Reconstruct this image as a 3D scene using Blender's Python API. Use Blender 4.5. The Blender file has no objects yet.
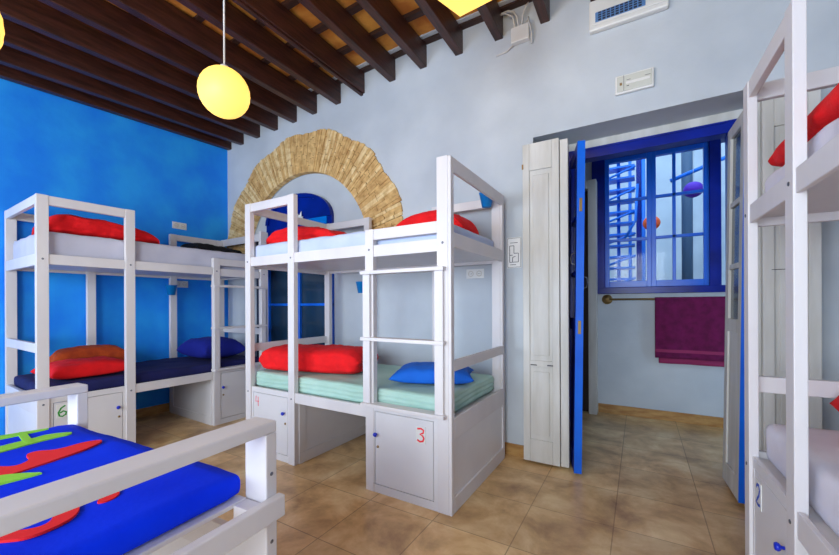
import bpy, bmesh, math, random
from mathutils import Vector, Matrix, noise
random.seed(7)
S = bpy.context.scene
COL = S.collection
R = math.radians
PI = math.pi

# ---------------------------------------------------------------- camera
cd = bpy.data.cameras.new('camera')
cam = bpy.data.objects.new('camera', cd)
COL.objects.link(cam)
cam.location = (0, 0, 1.3)
cd.sensor_width = 36
cd.lens = 36 * 373.5 / 839
cd.shift_y = (304.07 - 277.5) / 839
cd.clip_start = 0.02
yaw, roll = R(30.5), R(-0.25)
r0 = Vector((math.cos(yaw), math.sin(yaw), 0)); fw = Vector((-math.sin(yaw), math.cos(yaw), 0)); u0 = Vector((0, 0, 1))
rr = math.cos(roll) * r0 + math.sin(roll) * u0
uu = -math.sin(roll) * r0 + math.cos(roll) * u0
cam.rotation_euler = Matrix((rr, uu, -fw)).transposed().to_euler()
S.camera = cam

# ---------------------------------------------------------------- world, added fill lights, exposure
wd = bpy.data.worlds.new('sky'); S.world = wd; wd.use_nodes = True
wd.node_tree.nodes['Background'].inputs[0].default_value = (0.55, 0.76, 1.0, 1)
wd.node_tree.nodes['Background'].inputs[1].default_value = 2.7

def area(name, loc, size, energy, color, target):
    l = bpy.data.lights.new(name, 'AREA'); l.shape = 'RECTANGLE'; l.size, l.size_y = size
    l.energy = energy; l.color = color
    o = bpy.data.objects.new(name, l); COL.objects.link(o); o.location = loc
    o.rotation_euler = (Vector(target) - Vector(loc)).to_track_quat('-Z', 'Y').to_euler()
    return o
area('rear_fill_light', (-3.4, -2.62, 1.75), (1.9, 1.9), 80, (0.87, 0.94, 1.0), (-3.2, 3, 1.5))  # unseen fill lamps added before the rear openings to brighten the room
area('rear_fill_light', (-0.5, -2.62, 1.75), (2.4, 1.9), 124, (0.87, 0.94, 1.0), (-0.7, 3, 1.5))
S.view_settings.view_transform = 'Standard'
S.view_settings.look = 'None'
S.view_settings.gamma = 1
S.view_settings.use_curve_mapping = False
S.view_settings.exposure = 0.24

# ---------------------------------------------------------------- materials
def srgb(r, g, b):
    f = lambda c: (c / 255 / 12.92) if c / 255 <= 0.04045 else ((c / 255 + 0.055) / 1.055) ** 2.4
    return (f(r), f(g), f(b), 1)

def mat(name, col, rough=0.5, col2=None, scale=6, mixr=(0.35, 0.65), bump=0.0, bscale=60, detail=4, metal=0, stretch=None,
        sheen=0, spec=None):
    m = bpy.data.materials.new(name); m.use_nodes = True
    nt = m.node_tree; N = nt.nodes; b = N['Principled BSDF']; K = nt.links.new
    b.inputs['Base Color'].default_value = col; b.inputs['Roughness'].default_value = rough
    b.inputs['Metallic'].default_value = metal
    if spec is not None: b.inputs['Specular IOR Level'].default_value = spec
    if sheen: b.inputs['Sheen Weight'].default_value = sheen
    tc = N.new('ShaderNodeTexCoord'); mp = N.new('ShaderNodeMapping'); K(tc.outputs['Object'], mp.inputs[0])
    if stretch: mp.inputs['Scale'].default_value = stretch
    if col2:
        n = N.new('ShaderNodeTexNoise'); n.inputs['Scale'].default_value = scale; n.inputs['Detail'].default_value = detail
        K(mp.outputs[0], n.inputs['Vector'])
        cr = N.new('ShaderNodeValToRGB'); cr.color_ramp.elements[0].position = mixr[0]; cr.color_ramp.elements[1].position = mixr[1]
        cr.color_ramp.elements[0].color = col; cr.color_ramp.elements[1].color = col2
        K(n.outputs['Fac'], cr.inputs[0]); K(cr.outputs[0], b.inputs['Base Color'])
    if bump:
        n2 = N.new('ShaderNodeTexNoise'); n2.inputs['Scale'].default_value = bscale; n2.inputs['Detail'].default_value = 5
        K(mp.outputs[0], n2.inputs['Vector'])
        bp = N.new('ShaderNodeBump'); bp.inputs['Strength'].default_value = bump; bp.inputs['Distance'].default_value = 0.01
        K(n2.outputs['Fac'], bp.inputs['Height']); K(bp.outputs[0], b.inputs['Normal'])
    return m

def emis(name, col, strength, col2=None):
    m = bpy.data.materials.new(name); m.use_nodes = True
    nt = m.node_tree; b = nt.nodes['Principled BSDF']
    b.inputs['Base Color'].default_value = col
    b.inputs['Emission Color'].default_value = col; b.inputs['Emission Strength'].default_value = strength
    if col2:   # paper shade: hotter in the middle, deeper yellow towards the rim
        lw = nt.nodes.new('ShaderNodeTexNoise'); lw.inputs['Scale'].default_value = 5
        cr = nt.nodes.new('ShaderNodeValToRGB'); cr.color_ramp.elements[0].color = col; cr.color_ramp.elements[1].color = col2
        nt.links.new(lw.outputs['Fac'], cr.inputs[0]); nt.links.new(cr.outputs[0], b.inputs['Emission Color'])
    return m

M = {}
M['plaster'] = mat('white_plaster', srgb(202, 209, 216), 0.85, srgb(186, 194, 203), 1.6, bump=0.35, bscale=9)
M['blue_wall'] = mat('blue_wall_paint', srgb(0, 134, 250), 0.7, srgb(30, 164, 255), 2.2, bump=0.3, bscale=10)
M['white_paint'] = mat('white_painted_timber', srgb(224, 220, 221), 0.45, srgb(214, 210, 213), 3, stretch=(1, 1, 0.3), bump=0.06, bscale=30)
M['locker_paint'] = mat('white_locker_board', srgb(226, 224, 226), 0.4, srgb(216, 214, 218), 2)
M['old_white'] = mat('aged_white_paint', srgb(214, 213, 210), 0.5, srgb(196, 194, 188), 5, stretch=(2, 2, 0.3), bump=0.25, bscale=22)
M['beam'] = mat('dark_beam_wood', srgb(46, 22, 17), 0.42, srgb(74, 38, 30), 7, stretch=(6, 0.6, 6), bump=0.3, bscale=18)
M['batten'] = mat('dark_batten_wood', srgb(46, 26, 20), 0.6, srgb(66, 38, 28), 7, stretch=(0.6, 6, 6))
M['deck'] = mat('ochre_ceiling_tiles', srgb(226, 158, 66), 0.8, srgb(186, 108, 38), 5, bump=0.5, bscale=14)
M['ochre_board'] = mat('ochre_skirting', srgb(190, 148, 88), 0.5, srgb(160, 112, 58), 7, stretch=(1, 1, 4))
M['blue_gloss'] = mat('blue_gloss_paint', srgb(0, 34, 150), 0.3, srgb(0, 20, 112), 3, spec=0.3)
M['blue_bright'] = mat('bright_blue_paint', srgb(0, 104, 226), 0.3, srgb(0, 92, 214), 3)
M['blue_steel'] = mat('blue_steel', srgb(0, 112, 220), 0.4)
M['red'] = mat('red_fleece', srgb(240, 6, 18), 0.9, srgb(220, 2, 14), 9, bump=0.3, bscale=90)
M['red_print'] = mat('red_applique', srgb(232, 22, 30), 0.9)
M['green_print'] = mat('green_applique', srgb(142, 216, 60), 0.9)
M['orange'] = mat('rust_orange_cotton', srgb(200, 78, 20), 0.9, srgb(170, 56, 14), 12, bump=0.3, bscale=50)
M['navy'] = mat('navy_sheet', srgb(18, 24, 92), 0.85, srgb(12, 18, 76), 6, bump=0.15, bscale=40)
M['navy_pillow'] = mat('navy_pillowcase', srgb(10, 26, 140), 0.85, bump=0.15, bscale=40)
M['royal'] = mat('royal_blue_cover', srgb(0, 56, 252), 0.8, srgb(0, 46, 240), 4, bump=0.1, bscale=60, spec=0.15)
M['blue_pillow'] = mat('blue_pillowcase', srgb(10, 110, 222), 0.85, srgb(0, 94, 206), 4)
M['mint'] = mat('mint_sheet', srgb(182, 216, 204), 0.85, srgb(168, 206, 192), 4, bump=0.1, bscale=40)
M['pale'] = mat('pale_blue_sheet', srgb(198, 210, 238), 0.85, srgb(184, 198, 230), 4, bump=0.1, bscale=40)
M['grey_sheet'] = mat('grey_white_sheet', srgb(206, 206, 222), 0.85, srgb(192, 194, 212), 4, bump=0.1, bscale=40)
M['white_sheet'] = mat('white_sheet', srgb(226, 224, 234), 0.85, srgb(212, 208, 220), 4, bump=0.1, bscale=40)
M['pink_sheet'] = mat('pinkish_white_sheet', srgb(222, 204, 214), 0.85, srgb(212, 192, 204), 3)
M['black'] = mat('black_fabric', srgb(14, 14, 18), 0.9)
M['purple_towel'] = mat('plum_terry', srgb(120, 14, 82), 0.95, srgb(98, 8, 66), 14, bump=0.8, bscale=160)
M['towel_band'] = mat('plum_towel_band', srgb(150, 40, 92), 0.8)
M['brass'] = mat('aged_brass', srgb(150, 120, 74), 0.4, metal=0.6)
M['steel'] = mat('bolt_steel', srgb(120, 124, 134), 0.35, metal=0.9)
M['knob_blue'] = mat('blue_knob_plastic', srgb(0, 40, 190), 0.3)
M['cup_blue'] = mat('blue_cup_plastic', srgb(0, 128, 206), 0.45)
M['plastic'] = mat('white_plastic', srgb(226, 226, 224), 0.35)
M['socket_face'] = mat('ivory_socket_face', srgb(206, 202, 194), 0.35)
M['dark_hole'] = mat('dark_socket_hole', srgb(60, 58, 62), 0.6)
M['paper'] = mat('white_paper', srgb(236, 236, 236), 0.6)
M['ink_red'] = mat('red_ink', srgb(240, 24, 44), 0.6)
M['ink_blue'] = mat('blue_ink', srgb(24, 70, 180), 0.6)
M['ink_green'] = mat('green_ink', srgb(40, 150, 50), 0.6)
M['ink_grey'] = mat('grey_ink', srgb(84, 86, 96), 0.6)
M['cable'] = mat('white_cable', srgb(214, 212, 208), 0.5)
M['lens'] = mat('clear_lens_plastic', srgb(206, 208, 200), 0.2)
M['ac_blue'] = mat('blue_grey_louvre', srgb(96, 140, 196), 0.4)
M['ac_dark'] = mat('dark_grille', srgb(40, 50, 72), 0.5)
M['pipe'] = mat('grey_blue_pipe', srgb(66, 92, 120), 0.5)
M['orange_ball'] = mat('orange_lantern_paper', srgb(244, 90, 20), 0.6)
M['purple_ball'] = mat('purple_lantern_paper', srgb(80, 10, 170), 0.6)
M['glow'] = emis('glowing_paper', (1.0, 0.62, 0.13, 1), 1.0)
M['cut_stone'] = mat('yellow_brick', srgb(232, 194, 130), 0.9, srgb(190, 146, 88), 16, bump=0.4, bscale=40, mixr=(0.3, 0.7))
M['cut_stone2'] = mat('pale_brick', srgb(244, 218, 164), 0.9, srgb(214, 176, 116), 16, bump=0.8, bscale=26)
M['mortar'] = mat('ochre_mortar', srgb(178, 146, 92), 0.95, srgb(140, 106, 60), 12, bump=0.8, bscale=30)
M['dark_room'] = mat('dark_opening_panel', srgb(60, 46, 42), 0.7)  # shade of the dark hall opening, put into the colour

def glass_mat(name, tint, mixf):
    m = bpy.data.materials.new(name); m.use_nodes = True; nt = m.node_tree; N = nt.nodes
    N.remove(N['Principled BSDF']); out = N['Material Output']
    t = N.new('ShaderNodeBsdfTransparent'); t.inputs[0].default_value = tint
    g = N.new('ShaderNodeBsdfGlossy'); g.inputs['Roughness'].default_value = 0.03
    mx = N.new('ShaderNodeMixShader'); mx.inputs[0].default_value = mixf
    nt.links.new(t.outputs[0], mx.inputs[1]); nt.links.new(g.outputs[0], mx.inputs[2]); nt.links.new(mx.outputs[0], out.inputs[0])
    return m
M['glass'] = glass_mat('window_glass', (0.93, 0.97, 1, 1), 0.008)
M['dark_glass'] = mat('dark_pane', srgb(34, 60, 84), 0.12, srgb(22, 44, 66), 2)
M['door_glass'] = mat('grey_pane', srgb(72, 88, 98), 0.15, srgb(60, 76, 88), 2)
M['light_glass'] = mat('bright_blue_pane', srgb(0, 120, 220), 0.15)

def floor_mat():
    m = bpy.data.materials.new('stone_floor_tiles'); m.use_nodes = True; nt = m.node_tree; N = nt.nodes; K = nt.links.new
    b = N['Principled BSDF']
    tc = N.new('ShaderNodeTexCoord'); mp = N.new('ShaderNodeMapping'); K(tc.outputs['Object'], mp.inputs[0])
    mp.inputs['Location'].default_value = (0.135, -0.088, 0)
    br = N.new('ShaderNodeTexBrick'); br.offset = 0; br.squash = 1
    br.inputs['Scale'].default_value = 1; br.inputs['Brick Width'].default_value = 0.47; br.inputs['Row Height'].default_value = 0.47
    br.inputs['Mortar Size'].default_value = 0.0035; br.inputs['Mortar Smooth'].default_value = 0.3
    br.inputs['Color1'].default_value = (1, 1, 1, 1); br.inputs['Color2'].default_value = (0.74, 0.75, 0.78, 1)
    br.inputs['Mortar'].default_value = (0.42, 0.36, 0.32, 1)
    K(mp.outputs[0], br.inputs['Vector'])
    n = N.new('ShaderNodeTexNoise'); n.inputs['Scale'].default_value = 3.2; n.inputs['Detail'].default_value = 8; n.inputs['Roughness'].default_value = 0.62
    n.inputs['Distortion'].default_value = 0.3
    K(tc.outputs['Object'], n.inputs['Vector'])
    cr = N.new('ShaderNodeValToRGB'); e = cr.color_ramp.elements
    e[0].position = 0.3; e[0].color = srgb(166, 126, 84); e[1].position = 0.7; e[1].color = srgb(252, 224, 172)
    x = cr.color_ramp.elements.new(0.5); x.color = srgb(222, 182, 126)
    K(n.outputs['Fac'], cr.inputs[0])
    mx = N.new('ShaderNodeMix'); mx.data_type = 'RGBA'; mx.blend_type = 'MULTIPLY'; mx.inputs['Factor'].default_value = 0.8
    K(cr.outputs[0], mx.inputs['A']); K(br.outputs['Color'], mx.inputs['B']); K(mx.outputs['Result'], b.inputs['Base Color'])
    b.inputs['Roughness'].default_value = 0.3
    bp = N.new('ShaderNodeBump'); bp.inputs['Strength'].default_value = 0.25; bp.inputs['Distance'].default_value = 0.01
    K(br.outputs['Fac'], bp.inputs['Height']); bp.invert = True
    K(bp.outputs[0], b.inputs['Normal'])
    return m
M['floor'] = floor_mat()

# ---------------------------------------------------------------- mesh helpers
def bx(bm, x0, x1, y0, y1, z0, z1, mi=0):
    vs = [bm.verts.new(p) for p in ((x0, y0, z0), (x1, y0, z0), (x1, y1, z0), (x0, y1, z0), (x0, y0, z1), (x1, y0, z1), (x1, y1, z1), (x0, y1, z1))]
    for f in ((0, 3, 2, 1), (4, 5, 6, 7), (0, 1, 5, 4), (1, 2, 6, 5), (2, 3, 7, 6), (3, 0, 4, 7)):
        q = bm.faces.new([vs[i] for i in f]); q.material_index = mi
    return vs

def prism(bm, pts, axis, a, b, mi=0):
    """extrude a 2D outline; axis 'y': pts are (x,z); 'z': (x,y); 'x': (y,z)"""
    def P(p, t):
        return {'y': (p[0], t, p[1]), 'z': (p[0], p[1], t), 'x': (t, p[0], p[1])}[axis]
    A = [bm.verts.new(P(p, a)) for p in pts]; B = [bm.verts.new(P(p, b)) for p in pts]
    n = len(pts); fs = [bm.faces.new(A), bm.faces.new(B[::-1])]
    for i in range(n): fs.append(bm.faces.new((A[i], B[i], B[(i + 1) % n], A[(i + 1) % n])))
    for f in fs: f.material_index = mi

def tube(bm, pts, r, n=10, mi=0, cap=True):
    pts = [Vector(p) for p in pts]; rings = []
    for i, p in enumerate(pts):
        d = (pts[min(i + 1, len(pts) - 1)] - pts[max(i - 1, 0)]).normalized()
        a = d.cross(Vector((0, 0, 1)));
        if a.length < 1e-3: a = d.cross(Vector((1, 0, 0)))
        a.normalize(); b = d.cross(a)
        rings.append([bm.verts.new(p + r * (math.cos(t) * a + math.sin(t) * b)) for t in (2 * PI * k / n for k in range(n))])
    for i in range(len(rings) - 1):
        for k in range(n):
            f = bm.faces.new((rings[i][k], rings[i][(k + 1) % n], rings[i + 1][(k + 1) % n], rings[i + 1][k])); f.material_index = mi; f.smooth = True
    if cap:
        bm.faces.new(rings[0][::-1]).material_index = mi; bm.faces.new(rings[-1]).material_index = mi

def lathe(bm, prof, n=28, mi=0, origin=(0, 0, 0), M4=None):
    rings = []; o = Vector(origin)
    for r, z in prof:
        if r < 1e-6: rings.append([bm.verts.new(o + Vector((0, 0, z)))])
        else: rings.append([bm.verts.new(o + Vector((r * math.cos(2 * PI * k / n), r * math.sin(2 * PI * k / n), z))) for k in range(n)])
    for a, b in zip(rings, rings[1:]):
        for k in range(n):
            k2 = (k + 1) % n
            if len(a) == 1 and len(b) == 1: continue
            if len(a) == 1: f = bm.faces.new((a[0], b[k2], b[k]))
            elif len(b) == 1: f = bm.faces.new((a[k], a[k2], b[0]))
            else: f = bm.faces.new((a[k], a[k2], b[k2], b[k]))
            f.material_index = mi; f.smooth = True
    if M4 is not None:
        for rg in rings:
            for v in rg: v.co = M4 @ v.co

def obj(name, bm, mats, parent=None, bevel=0, recalc=True, smooth=False):
    if recalc: bmesh.ops.recalc_face_normals(bm, faces=bm.faces)
    me = bpy.data.meshes.new(name); bm.to_mesh(me); bm.free()
    for m in (mats if isinstance(mats, (list, tuple)) else [mats]): me.materials.append(M[m] if isinstance(m, str) else m)
    if smooth:
        for p in me.polygons: p.use_smooth = True
    o = bpy.data.objects.new(name, me); COL.objects.link(o)
    if parent: o.parent = parent
    if bevel:
        b = o.modifiers.new('bevel', 'BEVEL'); b.width = bevel; b.segments = 2; b.limit_method = 'ANGLE'; b.angle_limit = R(40)
    return o

def boxobj(name, boxes, m, parent=None, bevel=0.003):
    bm = bmesh.new()
    for b in boxes: bx(bm, *b)
    return obj(name, bm, m, parent, bevel)

def thing(name, label, cat, loc=(0, 0, 0), rz=0, group=None):
    o = bpy.data.objects.new(name, None); COL.objects.link(o); o.empty_display_size = 0.1
    o.location = loc; o.rotation_euler = (0, 0, rz); return tag(o, label, cat, group)

def tag(o, label, cat, group=None):
    o['label'] = label; o['category'] = cat
    if group: o['group'] = group
    return o

def struct(o, label=None, cat=None):
    o['kind'] = 'structure'
    if label: o['label'] = label
    if cat: o['category'] = cat
    return o

def place(o, loc, rz=0):
    o.location = loc; o.rotation_euler = (0, 0, rz); return o

def local(origin, th, x, y, z):
    c, s = math.cos(th), math.sin(th)
    return (origin[0] + c * x - s * y, origin[1] + s * x + c * y, z)

# ================================================================ THE SETTING
BX, WY, RX, BY = -5.0, 3.17, 1.55, -2.75       # blue wall, arch wall, right wall, rear wall
TOPZ = 3.86
# floor (room, hall and patio in one continuous tile surface)
bm = bmesh.new(); bx(bm, BX - 0.3, RX + 0.3, BY - 0.3, 5.1, -0.12, 0)
struct(obj('floor', bm, 'floor'))
bm = bmesh.new(); bx(bm, -3.2, 3.2, 5.1, 9.6, -0.14, -0.02)
struct(obj('floor', bm, 'mortar'))

# blue wall
bm = bmesh.new(); bx(bm, BX - 0.25, BX, BY - 0.25, WY, 0, TOPZ)
struct(obj('wall_left', bm, 'blue_wall'))
# right wall
bm = bmesh.new(); bx(bm, RX, RX + 0.2, BY - 0.25, WY, 0, TOPZ)
struct(obj('wall_right', bm, 'plaster'))
# rear wall behind the camera; two big openings added to carry the fill light
bm = bmesh.new()
wx = [(BX, -4.4), (-2.4, -1.75), (0.75, RX)]
for a, b in wx: bx(bm, a, b, BY - 0.25, BY, 0, TOPZ)
for a, b in ((-4.4, -2.4), (-1.75, 0.75)):
    bx(bm, a, b, BY - 0.25, BY, 0, 0.7); bx(bm, a, b, BY - 0.25, BY, 2.8, TOPZ)
struct(obj('wall_rear', bm, 'plaster'))

# back wall: arch niche and the door opening
AC, AZ, AR = -3.52, 1.84, 1.05                  # arch centre, springing height, inner radius
OL, OR, OT = -0.76, 0.80, 2.685                 # door opening
WT = 0.42
bm = bmesh.new()
bx(bm, BX - 0.25, AC - AR, WY, WY + WT, 0, TOPZ)
bx(bm, AC + AR, OL, WY, WY + WT, 0, TOPZ)
bx(bm, OR, RX + 0.2, WY, WY + WT, 0, TOPZ)
bx(bm, OL, OR, WY, WY + WT, OT, TOPZ)
n = 48
for i in range(n):
    a0, a1 = PI * i / n, PI * (i + 1) / n
    xa, za, xb, zb = AC - AR * math.cos(a0), AZ + AR * math.sin(a0), AC - AR * math.cos(a1), AZ + AR * math.sin(a1)
    prism(bm, [(xa, za), (xb, zb), (xb, TOPZ), (xa, TOPZ)], 'y', WY, WY + WT)
struct(obj('wall_back', bm, 'plaster'))
# plaster infill at the back of the niche, behind the arched window
bm = bmesh.new(); bx(bm, AC - AR - 0.1, AC + AR + 0.1, WY + 0.07, WY + WT, 0, AZ + AR + 0.1)
struct(obj('wall_niche', bm, 'plaster'))

# brick arch ring: thin radial bricks with a ragged outer edge
bm = bmesh.new(); nb = 128
rnd = random.Random(3)
for i in range(nb):
    a0 = 0.02 + (PI - 0.04) * i / nb; a1 = 0.02 + (PI - 0.04) * (i + 0.93) / nb
    am = (a0 + a1) / 2
    ro = 1.525 + 0.02 * math.sin(i * 0.35) + rnd.uniform(-0.008, 0.008)
    # long bricks broken into one to three pieces
    cuts = [AR - 0.005]; k = rnd.choice((2, 2, 3, 4))
    for q in range(k - 1): cuts.append(AR + (ro - AR) * (q + 1) / k + rnd.uniform(-0.05, 0.05))
    cuts.append(ro)
    dep = rnd.uniform(0.012, 0.020); mi = rnd.choice((0, 0, 1))
    tw = rnd.uniform(-0.006, 0.006)
    for c0, c1 in zip(cuts, cuts[1:]):
        c1 -= 0.008
        pts = []
        for (aa, rr_) in ((a0, c0), (a1, c0), (a1 + tw, c1), (a0 + tw, c1)):
            x, z = AC - rr_ * math.cos(aa), AZ + rr_ * math.sin(aa)
            pts.append((max(x, BX + 0.002), z))
        prism(bm, pts, 'y', WY - dep - rnd.uniform(0, 0.006), WY + 0.05, mi)
for i in range(60):     # mortar bed under the bricks
    a0, a1 = 0.02 + (PI - 0.04) * i / 60, 0.02 + (PI - 0.04) * (i + 1) / 60
    pts = [(AC - rr_ * math.cos(aa), AZ + rr_ * math.sin(aa)) for aa, rr_ in ((a0, AR - 0.004), (a1, AR - 0.004), (a1, 1.49), (a0, 1.49))]
    pts = [(max(x, BX + 0.001), z) for x, z in pts]
    prism(bm, pts, 'y', WY - 0.012, WY + 0.03, 2)
struct(obj('trim_1', bm, ['cut_stone', 'cut_stone2', 'mortar']), 'ragged yellow brick arch around the niche above the bunks', 'arch')

# arched window in the niche
w2 = struct(thing('window_2', 'blue arched window with dark panes inside the brick arch', 'window'))
wxl, wxr, wy = -4.208, -3.058, WY + 0.062
def archpts(cx, hw, zs, h, n=20):
    return [(cx - hw * math.cos(PI * i / n), zs + h * math.sin(PI * i / n)) for i in range(n + 1)]
cx, hw = (wxl + wxr) / 2, (wxr - wxl) / 2
bm = bmesh.new()
pts = archpts(cx, hw, 2.33, 0.33) + [(wxr, 2.20), (wxl, 2.20)]
prism(bm, pts, 'y', wy - 0.03, wy + 0.03)
obj('lunette_panel', bm, 'blue_gloss', w2)
bm = bmesh.new()
o_, i_ = archpts(cx, hw + 0.0, 2.33, 0.33), archpts(cx, hw - 0.05, 2.33, 0.28)
for k in range(20): prism(bm, [o_[k], o_[k + 1], i_[k + 1], i_[k]], 'y', wy - 0.05, wy - 0.029)
bx(bm, wxl, wxr, wy - 0.045, wy - 0.028, 2.19, 2.235)
bx(bm, cx - 0.02, cx + 0.02, wy - 0.045, wy - 0.03, 2.22, 2.65)
obj('lunette_moulding', bm, 'blue_gloss', w2)
boxobj('lunette_pane', [(-3.50, -3.13, wy - 0.04, wy - 0.031, 2.24, 2.33)], 'light_glass', w2, 0)
bm = bmesh.new()       # white leaf-shaped cut-out
for a in (-50, -18, 18, 50):
    t = R(a); d = Vector((math.sin(t), math.cos(t))); nrm = Vector((d.y, -d.x)); L = 0.13 if abs(a) < 30 else 0.09
    c0 = Vector((-3.57, 2.31))
    prism(bm, [tuple(c0), tuple(c0 + d * L * 0.5 + nrm * 0.022), tuple(c0 + d * L), tuple(c0 + d * L * 0.5 - nrm * 0.022)], 'y', wy - 0.056, wy - 0.050)
obj('leaf_ornament', bm, 'paper', w2)
bm = bmesh.new()
for x0, x1 in ((wxl, wxl + 0.055), (cx - 0.05, cx + 0.05), (wxr - 0.055, wxr)): bx(bm, x0, x1, wy - 0.04, wy + 0.02, 0.35, 2.19)
bx(bm, wxl, wxr, wy - 0.04, wy + 0.02, 0.30, 0.38); bx(bm, wxl, wxr, wy - 0.04, wy + 0.02, 2.12, 2.2)
for z in (1.30,): bx(bm, wxl, wxr, wy - 0.035, wy + 0.02, z - 0.015, z + 0.015)
obj('frame', bm, 'blue_bright', w2, 0.003)
for x0, x1 in ((wxl + 0.055, cx - 0.05), (cx + 0.05, wxr - 0.055)):
    for z0, z1 in ((0.38, 1.285), (1.315, 2.12)):
        boxobj('pane', [(x0, x1, wy - 0.008, wy - 0.002, z0, z1)], 'dark_glass', w2, 0)
boxobj('side_shutter', [(-4.42, -4.22, wy - 0.03, wy + 0.0, 0.3, 2.22)], 'ac_dark', w2, 0.003)

# baseboards
bm = bmesh.new(); bx(bm, BX, BX + 0.015, BY, WY, 0, 0.1)
struct(obj('baseboard_left', bm, 'ochre_board', None, 0.003))
bm = bmesh.new(); bx(bm, AC + AR, OL, WY - 0.015, WY, 0, 0.1); bx(bm, OR, RX, WY - 0.015, WY, 0, 0.1); bx(bm, BX + 0.015, AC - AR, WY - 0.015, WY, 0, 0.1)
struct(obj('baseboard_back', bm, 'ochre_board', None, 0.003))

# door frame set in the reveal, blue head and jambs, cream lintel
FY = 3.47
bm = bmesh.new(); bx(bm, OL, OR, FY, FY + 0.12, 2.62, OT)
bx(bm, OL, -0.585, FY, FY + 0.12, 0, 2.62); bx(bm, 0.625, OR, FY, FY + 0.12, 0, 2.62)
struct(obj('trim_2', bm, 'old_white', None, 0.004), 'cream timber lintel and lining of the door opening', 'lintel')
bm = bmesh.new(); bx(bm, -0.585, 0.625, FY - 0.01, FY + 0.10, 2.53, 2.62)
bx(bm, -0.585, -0.515, FY - 0.01, FY + 0.10, 0, 2.53); bx(bm, 0.555, 0.625, FY - 0.01, FY + 0.10, 0, 2.53)
bx(bm, -0.515, 0.555, FY - 0.02, FY - 0.01, 2.60, 2.615)
struct(obj('trim_3', bm, 'blue_gloss', None, 0.004), 'dark blue door frame around the hall doorway', 'door frame')

def door_leaf(name, hinge, edge, mats, label, t):
    h, e = Vector((*hinge, 0)), Vector((*edge, 0)); L = (e - h).length; ang = math.atan2(e.y - h.y, e.x - h.x)
    d = struct(thing(name, label, 'door', hinge + (0.02,), ang))
    st = 0.075
    for nm, y0, y1, mt in (('inner_face', 0.0, t, mats[0]), ('outer_face', -t, 0.0, mats[1])):
        bm = bmesh.new()
        bx(bm, 0, st, y0, y1, 0, 2.5); bx(bm, L - st, L - 0.004, y0, y1, 0, 2.5)
        bx(bm, st, L - st, y0, y1, 0, 0.14); bx(bm, st, L - st, y0, y1, 2.42, 2.5); bx(bm, st, L - st, y0, y1, 1.07, 1.16)
        bx(bm, st, L - st, y0 * 0.4, y1 * 0.4, 0.14, 1.07)
        for z in (1.5, 1.93): bx(bm, st, L - st, y0 * 0.8, y1 * 0.8, z, z + 0.035)
        obj(nm, bm, mt, d, 0.003)
    boxobj('edge_strip', [(L - 0.004, L, -t, t, 0, 2.5)], 'blue_bright', d, 0)
    for z0, z1 in ((1.16, 1.5), (1.535, 1.93), (1.965, 2.42)):
        boxobj('pane', [(st, L - st, -0.002, 0.002, z0, z1)], 'door_glass', d, 0)
    return d, L
d1, L1 = door_leaf('door_1', (-0.508, 3.455), (-0.392, 3.02), ('blue_bright', 'blue_gloss'), 'blue glazed door leaf standing open beside the white shutter', 0.027)
d1.rotation_euler.x = R(-0.8); d1.location.x -= 0.012
for z in (1.1, 2.02):
    bm = bmesh.new(); bx(bm, L1, L1 + 0.003, -0.010, 0.010, z - 0.05, z + 0.05)
    obj('lock_plate', bm, 'brass', d1)
bm = bmesh.new()
for z, s in ((1.62, -1), (1.44, 1)):
    pts = [(L1 - 0.04 , s * 0.021, z + 0.05 * 1), (L1 - 0.05, s * 0.055, z + 0.035), (L1 - 0.05, s * 0.06, z), (L1 - 0.05, s * 0.055, z - 0.035), (L1 - 0.04, s * 0.021, z - 0.05)]
    tube(bm, pts, 0.004, 8)
obj('door_handle', bm, 'steel', d1)
d2, L2 = door_leaf('door_2', (0.545, 3.455), (0.566, 3.07), ('old_white', 'old_white'), 'white glazed door leaf with blue edge standing open by the right bunk', 0.018)
d2.rotation_euler.x = R(-0.9); d2.location.x -= 0.012; d2.location.z = 0.03

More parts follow.
